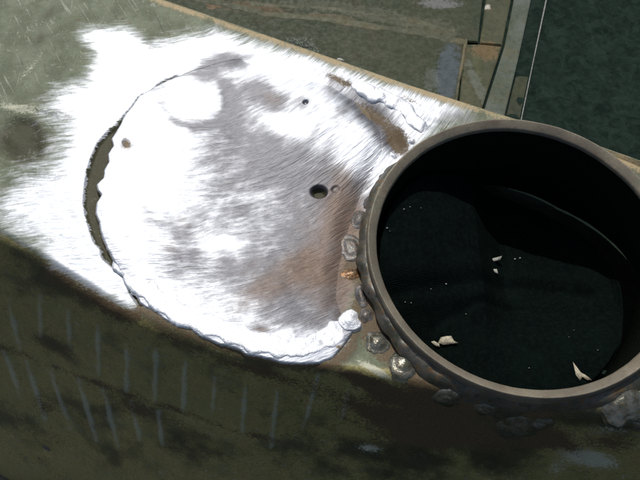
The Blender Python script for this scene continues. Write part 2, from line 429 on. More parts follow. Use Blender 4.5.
DARK = [(470, 412, 60, 12, 12, .8), (580, 418, 60, 10, 4, .8), (510, 440, 60, 16, 0, .6), (420, 455, 60, 18, 10, .6), (620, 425, 30, 8, 0, .6), (55, 345, 28, 9, 22, .75), (80, 366, 10, 8, 0, .6), (200, 350, 40, 10, 24, .55), (45, 395, 16, 6, 20, .55), (115, 410, 14, 7, 20, .5), (160, 340, 30, 9, 25, .35), (45, 20, 30, 4, -60, .55), (40, 45, 12, 4, -65, .9), (60, 28, 16, 3, -60, .5), (95, 18, 30, 6, 5, .3),
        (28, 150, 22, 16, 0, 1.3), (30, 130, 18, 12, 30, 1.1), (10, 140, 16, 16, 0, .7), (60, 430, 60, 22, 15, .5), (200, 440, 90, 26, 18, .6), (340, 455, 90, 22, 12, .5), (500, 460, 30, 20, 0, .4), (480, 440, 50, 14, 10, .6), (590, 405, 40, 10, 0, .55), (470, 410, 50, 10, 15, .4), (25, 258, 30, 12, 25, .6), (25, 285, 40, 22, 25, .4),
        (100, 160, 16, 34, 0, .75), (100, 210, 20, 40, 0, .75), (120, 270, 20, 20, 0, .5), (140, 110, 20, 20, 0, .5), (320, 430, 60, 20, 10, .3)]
LIGHT = [(590, 458, 34, 11, 12, .9), (610, 430, 36, 10, 0, .5), (370, 448, 14, 5, 5, .8), (375, 369, 20, 5, 33, 1.1), (555, 470, 14, 10, 0, .5), (30, 68, 30, 5, -52, .5), (20, 110, 30, 6, 8, .7), (70, 120, 26, 10, 20, .35), (35, 25, 20, 10, -40, .4), (10, 40, 14, 14, 0, .3), (305, 458, 8, 4, 10, .4),
         (255, 380, 12, 6, 20, .35), (40, 330, 14, 14, 0, .25), (40, 462, 50, 14, 15, .35), (560, 440, 20, 8, 0, .35), (330, 405, 30, 8, 10, .3)]
TICKS = [[(10, 300), (14, 325), (20, 350)], [(40, 296), (41, 336)], [(69, 312), (70, 346)], [(98, 326), (99, 375)], [(127, 344), (127, 392)], [(156, 350), (155, 402)], [(185, 362), (183, 412)], [(215, 378), (213, 412)],
         [(246, 384), (243, 434)], [(277, 392), (272, 446)], [(318, 376), (311, 402), (303, 428)], [(348, 390), (342, 420)], [(3, 352), (22, 398)], [(26, 362), (46, 420)], [(50, 370), (70, 428)], [(78, 378), (97, 440)], [(103, 388), (118, 446)], [(131, 402), (140, 440)], [(158, 412), (163, 445)]]

def ring_mark(px, py):
    d = np.hypot((px - 197) / 34, (py - 101) / 26)
    a = np.arctan2(py - 101, px - 197)
    return 1.5 * np.exp(-((d - 1 + 0.12 * fbm(px, py, 20, 2)) / 0.19) ** 2) * (0.6 + 0.4 * np.cos(a - 0.6))

def plane_attrs(px, py):
    """brush field: first component runs across the grinding strokes, second along them"""
    k = 0.0058
    e = np.maximum(px - 150, 0)
    m = k * e
    g = py + 0.5 * k * e * e + 0.10 * np.minimum(px - 150, 0)
    t = np.minimum(px, 150) + (m * np.sqrt(1 + m * m) + np.arcsinh(m)) / (2 * k)
    g = g / np.sqrt(1 + m * m) ** 0.5
    wob = fbm(px, py, 80, 3)
    return dict(polar=np.stack([g + 9 * wob, t, 0.05 * px], -1), oxide_glare=np.tanh(blobs(px, py, OXIDE_GLARE) + ring_mark(px, py)), heat_tint=np.tanh(blobs(px, py, HEAT)))

PIT = [(319, 187, 9.5, 7.0, 8.0), (336, 184, 5, 4, 0.8), (128.5, 148, 4.5, 4.5, 0.8), (305.5, 103, 3.0, 2.6, 3.0)]
def relief(px, py):
    """grinding undulations shared by body and patch"""
    h = 3.0 * fbm(px, py, 130, 2) + 0.9 * fbm(px, py, 30, 3)
    h = h + blobs(px, py, [(270, 210, 90, 85, 0, -12), (250, 110, 36, 40, 30, -3.0), (90, 180, 80, 110, 0, 5.0)])
    h = h - 11 * smooth(255, 372, px) * smooth(120, 190, py) * smooth(420, 330, py)
    d = np.hypot((px - 196) / 31, (py - 101) / 23)
    h = h - 0.9 * np.exp(-((d - 1) / 0.30) ** 2) * smooth(-1, .4, np.sin(np.arctan2(py - 101, px - 196) + 0.6) + .6)
    for x, y, rx, ry, dp in PIT:
        q = np.hypot((px - x) / rx, (py - y) / ry)
        h = h - dp * (1 - smooth(0.45, 1.0, q)) + 0.25 * np.exp(-((q - 1.15) / 0.2) ** 2)
    return h

def shell():
    sL = np.concatenate([np.linspace(-900, -380, 40), np.arange(-378, 420, 1.6), np.linspace(422, 900, 36)])
    nS = len(sL)
    F = np.interp(sL, fs, fw); Nn = np.interp(sL, ns, nw)
    k = np.ones(25) / 25
    pad = np.pad(Nn, 12, mode='edge'); Nn = np.convolve(pad, k, 'valid')
    # top rows
    nT = 230
    tt = np.linspace(0, 1, nT)
    # far profile (from floor up to the top) as (dv, z)
    RL = 7.0
    far = [(-RL - 0.5, FLOOR + 1), (-RL - 0.3, -120), (-RL - 0.2, -40), (-RL, -18)] + [(-RL * math.cos(a), -RL + RL * math.sin(a) - 1.0) for a in np.linspace(0.15, math.pi / 2 - .12, 9)]
    # near profile, by arc length
    prof = []
    x = z = 0.0
    phi_k = [(0, 12), (7, 44), (16, 67), (26, 75), (140, 74), (152, 68), (158, 62), (166, 69), (195, 70), (215, 66), (560, 65), (640, 80)]
    st = 1.9; a = 0.0
    while z > FLOOR + 2:
        ph = math.radians(np.interp(a, [q[0] for q in phi_k], [q[1] for q in phi_k]))
        x += st * math.cos(ph); z -= st * math.sin(ph); a += st
        prof.append((x, z))
        if a > 260: st = 4.0
    nF, nN = len(far), len(prof)
    nV = nF + nT + nN
    V = np.zeros((nS, nV)); Z = np.zeros((nS, nV))
    for i, (dv, z) in enumerate(far):
        V[:, i] = F + dv; Z[:, i] = z
    V[:, nF:nF + nT] = F[:, None] + (Nn - F)[:, None] * tt[None, :]
    for i, (dv, z) in enumerate(prof):
        V[:, nF + nT + i] = Nn + dv; Z[:, nF + nT + i] = z
    P = np.zeros((nS, nV, 3))
    P[..., 0] = sL[:, None] * AX[0] + V * PV[0]
    P[..., 1] = sL[:, None] * AX[1] + V * PV[1]
    P[..., 2] = Z
    px, py = project(P)
    # relief is added along z on top, along the outward normal on the front
    topw = np.zeros(nV); topw[nF - 6:nF] = np.linspace(0, 1, 6); topw[nF:nF + nT] = 1; topw[nF + nT:] = np.exp(-np.arange(nN) * 1.9 / 12)
    frw = 1 - topw; frw[:nF] = 0
    h = relief(px, py)
    bare = sdf(px, py, BARE)
    bare = bare * (1 - 0.6 * smooth(110, 70, px) * smooth(70, 100, py) * smooth(262, 235, py))
    chan = sdf(px, py, CHAN)
    dl, _ = line_dist(px, py, CHAN_L)
    chan_in = smooth(-1.5, 2.0, chan)
    h = h - 4.5 * chan_in
    # round dished recess in the paint at the left
    q = np.hypot((px - 20) / 28, (py - 141) / 25)
    h = h - 3.5 * (1 - smooth(0.6, 1.0, q)) + 0.2 * np.exp(-((q - 1.05) / 0.07) ** 2) + (1 - smooth(.8, 1, q)) * 2.5 * fbm(px, py, 14, 3)
    # pressed lines at the upper left
    for ln, dp in (([(58, 18), (42, 48), (28, 75)], 2.2), ([(30, 40), (4, 78)], -1.5), ([(70, 8), (56, 22)], 1.6), ([(0, 112), (30, 108), (60, 116)], -1.8)):
        d, _ = line_dist(px, py, ln)
        h = h - dp * np.exp(-(d / 2.6) ** 2)
    # trough between the top weld and the patch
    h = h - blobs(px, py, [(368, 108, 26, 8, 35, 5), (395, 140, 14, 9, 55, 5), (440, 124, 26, 5, 8, 3)])
    P[..., 2] += h * topw[None, :]
    # front: pitted, slightly wavy sheet with the tick-shaped pressings
    fr = 2.6 * fbm(px, py, 60, 3) + 1.2 * fbm(px, py, 14, 3)
    marks = np.zeros(px.shape)
    for ln in TICKS:
        d, t = line_dist(px, py, ln)
        fade = 0.55 + 0.45 * np.sin(np.pi * np.clip(t / (len(ln) - 1), 0, 1))
        m = np.exp(-((d + 1.2 * fbm(px, py, 8, 2)) / 2.8) ** 2) * np.clip(fade + 0.35 * fbm(px, py, 16, 2), 0, 1)
        marks = np.maximum(marks, m)
    fr = fr + 1.3 * marks
    lump = blobs(px, py, [(40, 470, 75, 26, 20, 9), (45, 449, 12, 5, 20, -6)])
    fr = fr + lump
    nrm = np.array([PV[0] * .8, PV[1] * .8, .6])
    P += (fr * frw[None, :])[..., None] * nrm
    rust = blobs(px, py, RUST)
    lip = np.zeros(nV); lip[nF - 8:nF] = 1; 
    dfar = (V - F[:, None])
    liprust = np.exp(-((dfar - 0) / 9.0) ** 2) * (0.75 + 0.25 * fbm(px, py, 25, 2)) * (Z > -30)
    rust = np.maximum(rust, liprust * 0.85)
    tan = np.clip(np.exp(-((dfar - 1) / 5.0) ** 2) * 1.0 + 0.4 * np.exp(-((dfar) / 10.) ** 2) + 0.5 * fbm(px, py, 12, 2), 0, 1) * (dfar < 30)
    nearrust = np.exp(-((bare + 7.0) / 9.0) ** 2) * smooth(240, 275, py) * 0.66
    rust = np.maximum(rust, nearrust)
    rust = rust + frw[None, :] * np.clip(0.55 * fbm(px + 300, (py - 0.36 * px) * 2.5 + 90, 70, 4) + 0.25 * fbm(px, py + 200, 20, 3) + 0.12, 0, 0.6)
    d, _ = line_dist(px, py, [(-40, 330), (0, 347), (60, 370), (127, 394), (240, 432), (330, 452)])  # brown line painted along the crease for its change of light
    rust = np.maximum(rust, (0.5 + 0.5 * fbm(px, py, 20, 3)) * np.exp(-(d / 4.5) ** 2))  # rust mask also carries the crease line painted for its change of light
    rust = np.maximum(rust, 0.55 * chan_in * np.exp(-((chan - 6) / 3.0) ** 2) * 0)
    at_ = plane_attrs(px, py)
    at_.update(bare=bare, chan=chan, rust=rust, tan=tan, dark=blobs(px, py, DARK) + 1.0 * smooth(-1, 2, chan) * smooth(330, 300, py) + frw[None, :] * (0.75 * fbm(px + 0.4 * py, (py - 0.36 * px) * 2.2, 60, 4) + 0.5 * fbm(px, py, 22, 3)) + 0.6 * np.exp(-((bare + 11) / 9) ** 2) * smooth(240, 275, py), light=blobs(px, py, LIGHT), marks=marks, grime=np.broadcast_to(smooth(0, 1, (np.arange(nV) - nF - nT + 2) / 8.0)[None, :], px.shape).copy() + blobs(px, py, [(430, 385, 60, 16, 15, .8), (560, 410, 100, 14, 5, .8)]))  # grime carries the olive tint of the front's shade
    faces = grid_faces(nS, nV)
    flat = P.reshape(-1, 3)
    c = flat[faces].mean(1)
    hole = np.hypot(c[:, 0] - PC[0], c[:, 1] - PC[1]) < PR - PW * 0.5
    faces = faces[~(hole & (c[:, 2] > -120))]
    at_ = {k_: v.reshape(-1, 3) if v.ndim == 3 else v.reshape(-1) for k_, v in at_.items()}
    o = mesh('body_shell', flat, faces[:, ::-1], M_SURF, None, True, at_)
    hpart(o, 'painted sheet body ground bright on its top')
    return P, px, py
SHP, SHX, SHY = shell()
_n1 = np.gradient(SHP, axis=0); _n2 = np.gradient(SHP, axis=1)
SHN = np.cross(_n1, _n2); SHN /= np.linalg.norm(SHN, axis=-1, keepdims=True) + 1e-12
SHN[SHN[..., 2] < 0] *= -1

def on_shell(x, y):
    d = (SHX - x) ** 2 + (SHY - y) ** 2
    d[:, :6] = 1e9
    i = np.unravel_index(np.argmin(d), d.shape)
    return SHP[i].copy(), SHN[i].copy()

# patch plate -------------------------------------------------------
PATCH = [(190, 71), (215, 63), (250, 53), (300, 68), (335, 77), (362, 97), (388, 125), (392, 150), (372, 186), (358, 226), (350, 262), (350, 292), (353, 306), (358, 317), (357, 328), (350, 338), (343, 347), (334, 357), (320, 363),
         (300, 365), (281, 364), (262, 359), (246, 356), (240, 352), (222, 347), (208, 341), (200, 338), (190, 330), (176, 327), (165, 322), (154, 313), (144, 309), (139, 305), (135, 294), (127, 282), (119, 274),
         (113, 263), (107, 253), (104, 244), (101, 236), (100, 226), (96, 217), (97, 207), (102, 199), (98, 194), (97, 189), (104, 182), (105, 174), (110, 167), (109, 158), (114, 150), (112, 143), (116, 137),
         (122, 126), (124, 120), (132, 110), (139, 98), (148, 92), (160, 85), (174, 79)]
BANDC = [(190, 80), (150, 100), (125, 140), (112, 180), (110, 220), (122, 258), (150, 292), (200, 322), (262, 343), (310, 345), (335, 335), (345, 322)]
def patch():
    C = np.array([232.0, 205.0])
    nA, nR = 900, 150
    th = np.linspace(0, 2 * math.pi, nA, endpoint=False)
    poly = np.array(PATCH, float)
    R = np.zeros(nA)
    for i in range(len(poly)):
        a = poly[i] - C; b = poly[(i + 1) % len(poly)] - C
        d = np.stack([np.cos(th), np.sin(th)], -1)
        e = b - a
        den = d[:, 0] * e[1] - d[:, 1] * e[0]
        t = (a[0] * e[1] - a[1] * e[0]) / np.where(abs(den) < 1e-9, 1e-9, den)
        s = (a[0] * d[:, 1] - a[1] * d[:, 0]) / np.where(abs(den) < 1e-9, 1e-9, den)
        ok = (s >= 0) & (s <= 1) & (t > 0)
        R = np.where(ok & (t > R), t, R)
    edge = C + R[:, None] * np.stack([np.cos(th), np.sin(th)], -1)
    R = R + 1.1 * fbm(edge[:, 0], edge[:, 1], 9, 3)
    rho = np.linspace(0, 1, nR) ** 0.8
    px = C[0] + np.outer(np.cos(th) * R, rho); py = C[1] + np.outer(np.sin(th) * R, rho)
    P = at(px, py, 0.0)
    # the free edge runs down the left and along the bottom; elsewhere the patch is blended flush
    d_free, _ = line_dist(px, py, poly[14:])
    d_in = R[:, None] * (1 - rho)[None, :]
    free = smooth(0, 30, line_dist(px, py, poly[2:13])[0])
    band, _ = line_dist(px, py, BANDC)
    h = relief(px, py) - 1.2 + 2.4 * free + (0.2 + 2.4 * smooth(300, 230, py)) * free + 2.0 * np.exp(-(band / 14.0) ** 2) * free * (1 + 0.5 * fbm(px, py, 16, 2))
    h = h + 0.9 * free * np.exp(-(band / 16) ** 2) * fbm(px, py, 12, 3)
    h = h - blobs(px, py, [(368, 108, 26, 8, 35, 4), (395, 140, 14, 9, 55, 4)])
    dn = np.minimum(d_in, 40)
    h = h - (1 - smooth(-0.5, 3.6, dn)) ** 1.5 * 5.5 * free
    P[..., 2] = h
    a_ = plane_attrs(px, py)
    rust = blobs(px, py, RUST)
    rust = np.maximum(rust, free * np.exp(-(dn / 1.9) ** 2) * 0.95)
    a_.update(bare=np.full(px.shape, 60.0) - 75 * np.exp(-(dn / 1.0) ** 2) * free, chan=np.full(px.shape, -50.0), rust=rust, tan=np.full(px.shape, 0.25), dark=np.zeros(px.shape), light=np.zeros(px.shape), marks=np.zeros(px.shape), grime=np.zeros(px.shape))
    for x, y, rx, ry, dp in PIT[:1]:
        q = np.hypot((px - x) / rx, (py - y) / ry)
        a_['bare'] = a_['bare'] - 140 * (1 - smooth(0.55, 0.85, q)); a_['dark'] = a_['dark'] + 1.5 * (1 - smooth(0.6, 1.0, q))
    # skirt down into the body
    sk = P[:, -1:].copy(); sk[..., 2] -= 14
    P = np.concatenate([P, sk], 1)
    a_ = {k: np.concatenate([v, v[:, -1:]], 1) for k, v in a_.items()}
    a_ = {k: v.reshape(-1, 3) if v.ndim == 3 else v.reshape(-1) for k, v in a_.items()}
    o = mesh('patch_plate', P.reshape(-1, 3), grid_faces(nA, nR + 1, True)[:, ::-1], M_SURF, None, True, a_)
    hpart(o, 'bright ground patch plate with a scalloped weld edge')
patch()

# pipe --------------------------------------------------------------
TUBE_L = 107.0
def tube_end(a):
    return -56 - 48 * np.minimum(1, 1.3 * np.abs(np.sin(a)))
def pipe():
    n = 640
    a = np.linspace(0, 2 * math.pi, n, endpoint=False)
    Ro, Ri = PR, PR - PW
    prof = [(Ro - 0.2, -TUBE_L + 2), (Ro, -20), (Ro, 4), (Ro, PIPE_H - 5), (Ro - 0.3, PIPE_H - 2.4), (Ro - 1.2, PIPE_H - 0.8), (Ro - 1.6, PIPE_H - .1), (Ro - 2.6, PIPE_H - .6), (Ro - 5.0, PIPE_H - 2.2), (Ri + 1.6, PIPE_H - 5.0), (Ri + 0.7, PIPE_H - 6.0), (Ri + .2, PIPE_H - 7.5), (Ri, PIPE_H - 10),
            (Ri, 0), (Ri, -40), (Ri, -TUBE_L + 3), (Ri + 1.5, -TUBE_L), (Ro - 2, -TUBE_L)]
    r = np.array([p[0] for p in prof]); z = np.array([p[1] for p in prof])
    A, Rr = np.meshgrid(a, r, indexing='ij'); _, Zz = np.meshgrid(a, z, indexing='ij')
    wob = fbm(np.cos(A) * 60 + 100, np.sin(A) * 60 + 100, 18, 3)
    wob2 = fbm(np.cos(A) * 160 + 400, np.sin(A) * 160 + 300 + Zz, 10, 3)
    nick = np.clip(fbm(A * 120, Rr * 0.3, 4, 2) - 0.42, 0, 1) * 5
    Rr = Rr + 0.6 * wob + 0.25 * wob2
    te = tube_end(A) + TUBE_L
    Zz = Zz + te * smooth(-20, -TUBE_L + 3, Zz)
    Zz = Zz + (0.6 * wob + 0.15 * wob2 - 0.5 * nick) * (Zz > 3)
    P = np.stack([PC[0] + Rr * np.cos(A), PC[1] + Rr * np.sin(A), Zz], -1)
    f = grid_faces(n, len(prof), True)
    close = np.stack([np.arange(n) * len(prof) + len(prof) - 1, (np.arange(n) + 1) % n * len(prof) + len(prof) - 1, (np.arange(n) + 1) % n * len(prof), np.arange(n) * len(prof)], -1)
    o = mesh('pipe_collar', P.reshape(-1, 3), np.concatenate([f, close]), M_PIPE)
    o.data.materials.append(M_BORE_SHADE)
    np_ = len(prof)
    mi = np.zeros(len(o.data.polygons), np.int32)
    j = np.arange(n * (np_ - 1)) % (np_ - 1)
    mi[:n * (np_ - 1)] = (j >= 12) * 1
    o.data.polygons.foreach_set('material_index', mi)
    hpart(o, 'short wide steel pipe stub with a bevelled rim')
pipe()

def lit_edge_strip():
    """added pale strip that paints light on the far end edge of the pipe"""
    n = 90
    a = np.radians(np.linspace(76, 9, n))
    m = 9; w = np.linspace(0, 2 * math.pi, m, endpoint=False)
    A, W = np.meshgrid(a, w, indexing='ij')
    rad = (1.5 + 0.9 * fbm(A * 60, W * 0, 5, 3)) * np.sin(np.linspace(0.15, math.pi - .1, n))[:, None] ** 0.5
    R = PR - PW - 1.0 + rad * np.cos(W)
    Z = tube_end(A) + 1.0 + rad * np.sin(W)
    P = np.stack([PC[0] + R * np.cos(A), PC[1] + R * np.sin(A), Z], -1)
    f = np.array([(i * m + j, i * m + (j + 1) % m, (i + 1) * m + (j + 1) % m, (i + 1) * m + j) for i in range(n - 1) for j in range(m)])
    hpart(mesh('pipe_lit_edge', P.reshape(-1, 3), f, plain('painted_edge_light', (0.13, 0.19, 0.10), 0.6, 0.0)), 'thin pale strip painted as light on the far bottom edge of the pipe')
lit_edge_strip()

# weld beads --------------------------------------------------------
def bead(x, y, rx, ry, hgt, rot=0, mat=M_BEAD, ripple=0.0, seed=0, label=None, lift=0.0):
    p, nrm = on_shell(x, y)
    nrm = Vector(nrm)
    e1 = Vector((1, 0, 0)); e1 = (e1 - nrm * e1.dot(nrm)).normalized(); e2 = nrm.cross(e1)
    nA, nR = 48, 26
    a = np.linspace(0, 2 * math.pi, nA, endpoint=False); q = np.linspace(0, 1.18, nR)
    A, Q = np.meshgrid(a, q, indexing='ij')
    edge = 1 + 0.34 * fbm(np.cos(A) * 10 + seed * 31, np.sin(A) * 10 + seed * 17, 7, 3)
    c, s = math.cos(math.radians(-rot)), math.sin(math.radians(-rot))
    ux = rx * Q * np.cos(A) * edge; uy = ry * Q * np.sin(A) * edge
    gx = ux * c - uy * s; gy = ux * s + uy * c
    H = 0.5 * hgt * (1 - smooth(0.0, 1.08, Q)) ** 0.8 
    H = H + 0.28 * ripple * np.cos(Q * 15 + fbm(gx, gy, 9, 2)) * (Q < 1.0) * Q + 0.06 * hgt * fbm(gx + seed * 40, gy + seed * 9, 9, 2)
    H = H - 4.0 * smooth(1.0, 1.18, Q) + lift
    E1 = np.array(e1); E2 = np.array(e2); N = np.array(nrm)
    P = p + gx[..., None] * E1 + gy[..., None] * E2 + H[..., None] * N
    o = mesh('weld_bead', P.reshape(-1, 3), grid_faces(nA, nR, True), mat)
    hpart(o, label)
    return o

def bead_run(pts, rad, hgt, mat, label=None, seed=0, lift=0.0, flat=3.0, rough=0.4):
    """a weld run: a chain of overlapping lobes along a path of pixels"""
    pts = np.array(pts, float)
    L = np.concatenate([[0], np.cumsum(np.hypot(*np.diff(pts, axis=0).T))])
    n = int(L[-1] / 1.0) + 1
    s = np.linspace(0, L[-1], n)
    X = np.interp(s, L, pts[:, 0]); Y = np.interp(s, L, pts[:, 1])
    tx = np.gradient(X); ty = np.gradient(Y); l = np.hypot(tx, ty); nx, ny = -ty / l, tx / l
    m = 21
    w = np.linspace(-1, 1, m)
    endf = np.sqrt(np.clip(np.minimum(s, L[-1] - s) / (1.2 * rad), 0, 1))
    side = np.array([rad * (0.75 + 0.35 * np.abs(np.sin(s / 8.5 + k * 1.3 + seed)) + 0.35 * fbm(s + k * 90 + seed * 13, s * 0, 11, 3)) for k in (0, 1)])
    half = np.where(w[None, :] < 0, side[0][:, None], side[1][:, None]) * endf[:, None]
    px = X[:, None] + nx[:, None] * w[None, :] * half
    py = Y[:, None] + ny[:, None] * w[None, :] * half
    P = at(px, py, 0.0)
    prof = np.sqrt(np.clip(1 - np.abs(w) ** flat, 0, 1))
    P[..., 2] = relief(px, py) + lift - 5 + (hgt * 0.6 + 5) * prof[None, :] * endf[:, None] + prof[None, :] * 0.22 * hgt * np.sin(s / 2.6 + seed)[:, None] * 1.2 * rough + prof[None, :] * rough * hgt * fbm(px + seed * 7, py, 9, 3)
    o = mesh('weld_bead', P.reshape(-1, 3), grid_faces(n, m)[:, ::-1], mat)
    hpart(o, label)

bead_run([(350, 82), (364, 88), (376, 95), (388, 97), (398, 104), (408, 112), (414, 121), (422, 128), (430, 132)], 8.0, 3.0, M_BEADW, 'ragged bright weld between the patch and the upper lip', 1, 0.6, 4.0, 0.9)
bead_run([(116, 252), (127, 268), (144, 290), (167, 307), (202, 323), (240, 337), (268, 346), (296, 348), (320, 341), (336, 330), (348, 319)], 12.0, 1.5, M_BEADW, 'ragged bright ground weld along the lower edge of the patch', 2, 2.8, 7.0, 0.4)
bead(350, 318, 11, 10, 6, 0, M_BEADW, 0.0, 4, 'bright rounded end of the ground weld', 4.0)
bead(412, 140, 4.5, 4.5, 5, 0, M_BEADW, 0, 5)
bead(395, 152, 6, 2.6, 4, 55, M_BEADW, 0, 6)
def fillet():
    """lumpy weld fillet that runs round the foot of the pipe"""
    n = 420
    a = np.radians(np.linspace(112, 345, n))
    s_ = np.linspace(0, 600, n)
    m = 25; w = np.linspace(0, 1, m)
    W = np.broadcast_to(w[None, :], (n, m)); A = np.broadcast_to(a[:, None], (n, m)); S = np.broadcast_to(s_[:, None], (n, m))
    reach = 8 + 1.5 * np.abs(np.sin(s_ / 10.5)) + 5 * fbm(s_, s_ * 0, 26, 3) + 6 * smooth(240, 330, s_)
    ends = smooth(0, 30, s_) * smooth(600, 570, s_)
    reach = (reach * (0.3 + 0.7 * ends))[:, None]
    rr = PR - 2 + reach * W
    X = PC[0] + rr * np.cos(A); Y = PC[1] + rr * np.sin(A)
    # ground level below: top of the body, falling away in front of its near edge
    v = X * PV[0] + Y * PV[1]; q = X * AX[0] + Y * AX[1]
    over = np.maximum(v - np.interp(q, ns, nw), 0)
    base = -2.0 * over ** 1.0 * smooth(0, 26, over) - 0.25 * over
    rip = 1.0 + 0.15 * np.sin(S / 3.4 + 3 * W + 2 * fbm(X, Y, 30, 2))
    up = (6 + 3 * fbm(X, Y, 16, 2)) * (1 - W) ** 1.6 + 2.4 * np.sin(np.pi * W) * rip + 1.2 * fbm(X, Y, 8, 3) * (1 - W)
    Z = base + up - 3.5 * W ** 4
    P = np.stack([X, Y, Z], -1)
    o = mesh('weld_fillet', P.reshape(-1, 3), grid_faces(n, m), M_FILLET)
    hpart(o, 'lumpy grey and brown weld around the foot of the pipe')
def fillet_material():
    n = NT('scaled_weld_fillet')
    o = n.coord()
    a = n.noise(o, 0.045, 4, 0.6); b = n.noise(o, 0.16, 5, 0.65); g = n.noise(o, 0.8, 3, 0.6)
    c = n.mix(n.step(a, 0.38, 0.62), (0.048, 0.048, 0.034), (0.085, 0.08, 0.07))
    c = n.mix(n.math('MULTIPLY', n.step(b, 0.50, 0.64), 0.85), c, (0.10, 0.058, 0.022))
    c = n.mix(n.math('MULTIPLY', n.step(b, 0.44, 0.36), 0.7), c, (0.028, 0.034, 0.018))
    c = n.mix(n.math('MULTIPLY', n.step(g, 0.58, 0.75), 0.3), c, (0.22, 0.22, 0.20))
    return n.out(Base_Color=c, Metallic=0.45, Roughness=n.step(b, 0.3, 0.7, 0.36, 0.6), Normal=n.bump(n.math('ADD', b, n.math('MULTIPLY', g, 0.3)), 0.6))
M_FILLET = fillet_material()
fillet()
BEADS = [(370, 195, 9, 6, 6, -60, M_BEADG, .2), (360, 212, 8, 12, 7, 20, M_BEADG, .4), (352, 242, 12, 16, 6, 0, M_BEADG, .8), (353, 268, 11, 6, 4, -10, M_BEADO, .2), (361, 291, 6, 13, 6, -8, M_BEADG, .3),
         (366, 311, 7, 8, 6, 0, M_BEADG, .3), (378, 339, 12, 12, 8, 0, M_BEAD, .6), (405, 361, 13, 14, 9, 0, M_BEAD, .7), (446, 399, 12, 12, 7, 0, M_BEAD, .6), (484, 411, 10, 9, 6, 0, M_BEAD, .4),
         (519, 429, 19, 22, 10, 0, M_BEAD, .8), (539, 424, 12, 11, 9, 0, M_BEAD, .5), (622, 407, 17, 15, 10, 0, M_BEAD, .9), (632, 424, 22, 9, 4, 0, M_BEAD, .6), (384, 172, 7, 5, 5, -50, M_BEADG, .2)]
for i, b in enumerate(BEADS):
    bead(*b, seed=10 + i)

# ------------------------------------------------------------------ black cloth below
def cloth():
    n = 200
    x = np.linspace(-60, 1500, n); y = np.linspace(-900, 1300, int(n * 1.3))
    X, Y = np.meshgrid(x, y, indexing='ij')
    P = np.stack([X, Y, FLOOR - 8 + 4 * fbm(X, Y, 160, 3) + 1.0 * fbm(X, Y, 30, 2)], -1)
    o = mesh('dark_mat', P.reshape(-1, 3), grid_faces(len(x), len(y)), M_MAT)
    tag(o, 'mottled dark green mat lying beside the shiny plate edge', 'mat')
cloth()

def rag():
    """bunched cloth filling the pipe from below, sagging in the middle"""
    nA, nR = 260, 110
    a = np.linspace(0, 2 * math.pi, nA, endpoint=False); q = np.linspace(0, 1, nR)
    A, Q = np.meshgrid(a, q, indexing='ij')
    Rm = PR - PW - 3.0
    X = PC[0] + Rm * Q * np.cos(A); Y = PC[1] + Rm * Q * np.sin(A)
    bx = [380, 420, 455, 478, 487, 498, 530, 560, 600, 635, 700]
    bz = [-14, -26, -52, -72, -100, -119, -128, -121, -102, -66, -48]
    # the fold pattern runs roughly along the line of sight, so look it up by column
    col = np.interp(X, [at(k, 240, z)[0] for k, z in zip(bx, bz)], bz)
    low = np.interp(Y - PC[1], [-140, -60, 0, 60, 140], [-82, -80, -88, -106, -112])
    w = smooth(-100, 20, Y - PC[1])
    Z = col * w + low * (1 - w)
    Z = Z + 3.0 * fbm(X, Y, 60, 3) + 0.8 * fbm(X, Y, 16, 2)
    L = at(np.array([385, 440, 490, 540, 600]), np.array([305, 292, 276, 268, 280]), -70)
    d, t = line_dist(X, Y, L[:, :2])
    Z = Z - 3 * np.exp(-(d / 7) ** 2) + 2.0 * np.exp(-((d - 16) / 9) ** 2)
    L = at(np.array([430, 480, 540]), np.array([330, 300, 296]), -70)
    d, t = line_dist(X, Y, L[:, :2])
    Z = Z - 2.5 * np.exp(-(d / 5) ** 2)
    lim = tube_end(A) + 4
    Z = np.where(Q > 0.985, np.minimum(Z, lim), Z)
    P = np.stack([X, Y, Z], -1)
    sk = P[:, -1:].copy(); sk[..., 2] = FLOOR - 2
    P = np.concatenate([P, sk], 1)
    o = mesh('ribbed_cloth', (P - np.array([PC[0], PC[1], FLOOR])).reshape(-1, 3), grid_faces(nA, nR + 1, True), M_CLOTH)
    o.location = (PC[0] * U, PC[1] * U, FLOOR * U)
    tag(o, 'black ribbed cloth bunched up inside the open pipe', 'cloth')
    return P
RAG = rag()
RGX, RGY = project(RAG[:, :-1])
def on_rag(x, y):
    d = (RGX - x) ** 2 + (RGY - y) ** 2
    i = np.unravel_index(np.argmin(d), d.shape)
    return RAG[i][2]

# ------------------------------------------------------------------ steel plates behind
plates = thing('steel_plate_bed', 'rusty olive steel plates welded side by side behind the housing', 'metal plate')
plates.location = (0, 0, (FLOOR - 14) * U)
def ppart(name, poly, z0, z1, mat, label=None, bev=2.0):
    P = [at(x, y, z1) for x, y in poly]
    bm = bmesh.new()
    vs = [bm.verts.new(Vector(p * U)) for p in P]
    f = bm.faces.new(vs)
    if f.normal.z == 0: bm.normal_update()
    if f.normal.z < 0: f.normal_flip()
    r = bmesh.ops.extrude_face_region(bm, geom=[f])
    for v in [g for g in r['geom'] if isinstance(g, bmesh.types.BMVert)]:
        v.co.z = z1 * U
    for v in vs: v.co.z = z0 * U
    bm.normal_update()
    bmesh.ops.recalc_face_normals(bm, faces=bm.faces)
    bmesh.ops.bevel(bm, geom=[e for e in bm.edges if all(v.co.z > (z0 + 0.5) * U for v in e.verts)], offset=bev * U, segments=2, affect='EDGES')
    me = bpy.data.meshes.new(name); bm.to_mesh(me); bm.free()
    me.materials.append(mat)
    o = link(bpy.data.objects.new(name, me), plates)
    o.matrix_parent_inverse = plates.matrix_basis.inverted()
    if label: o['label'] = label
    return o

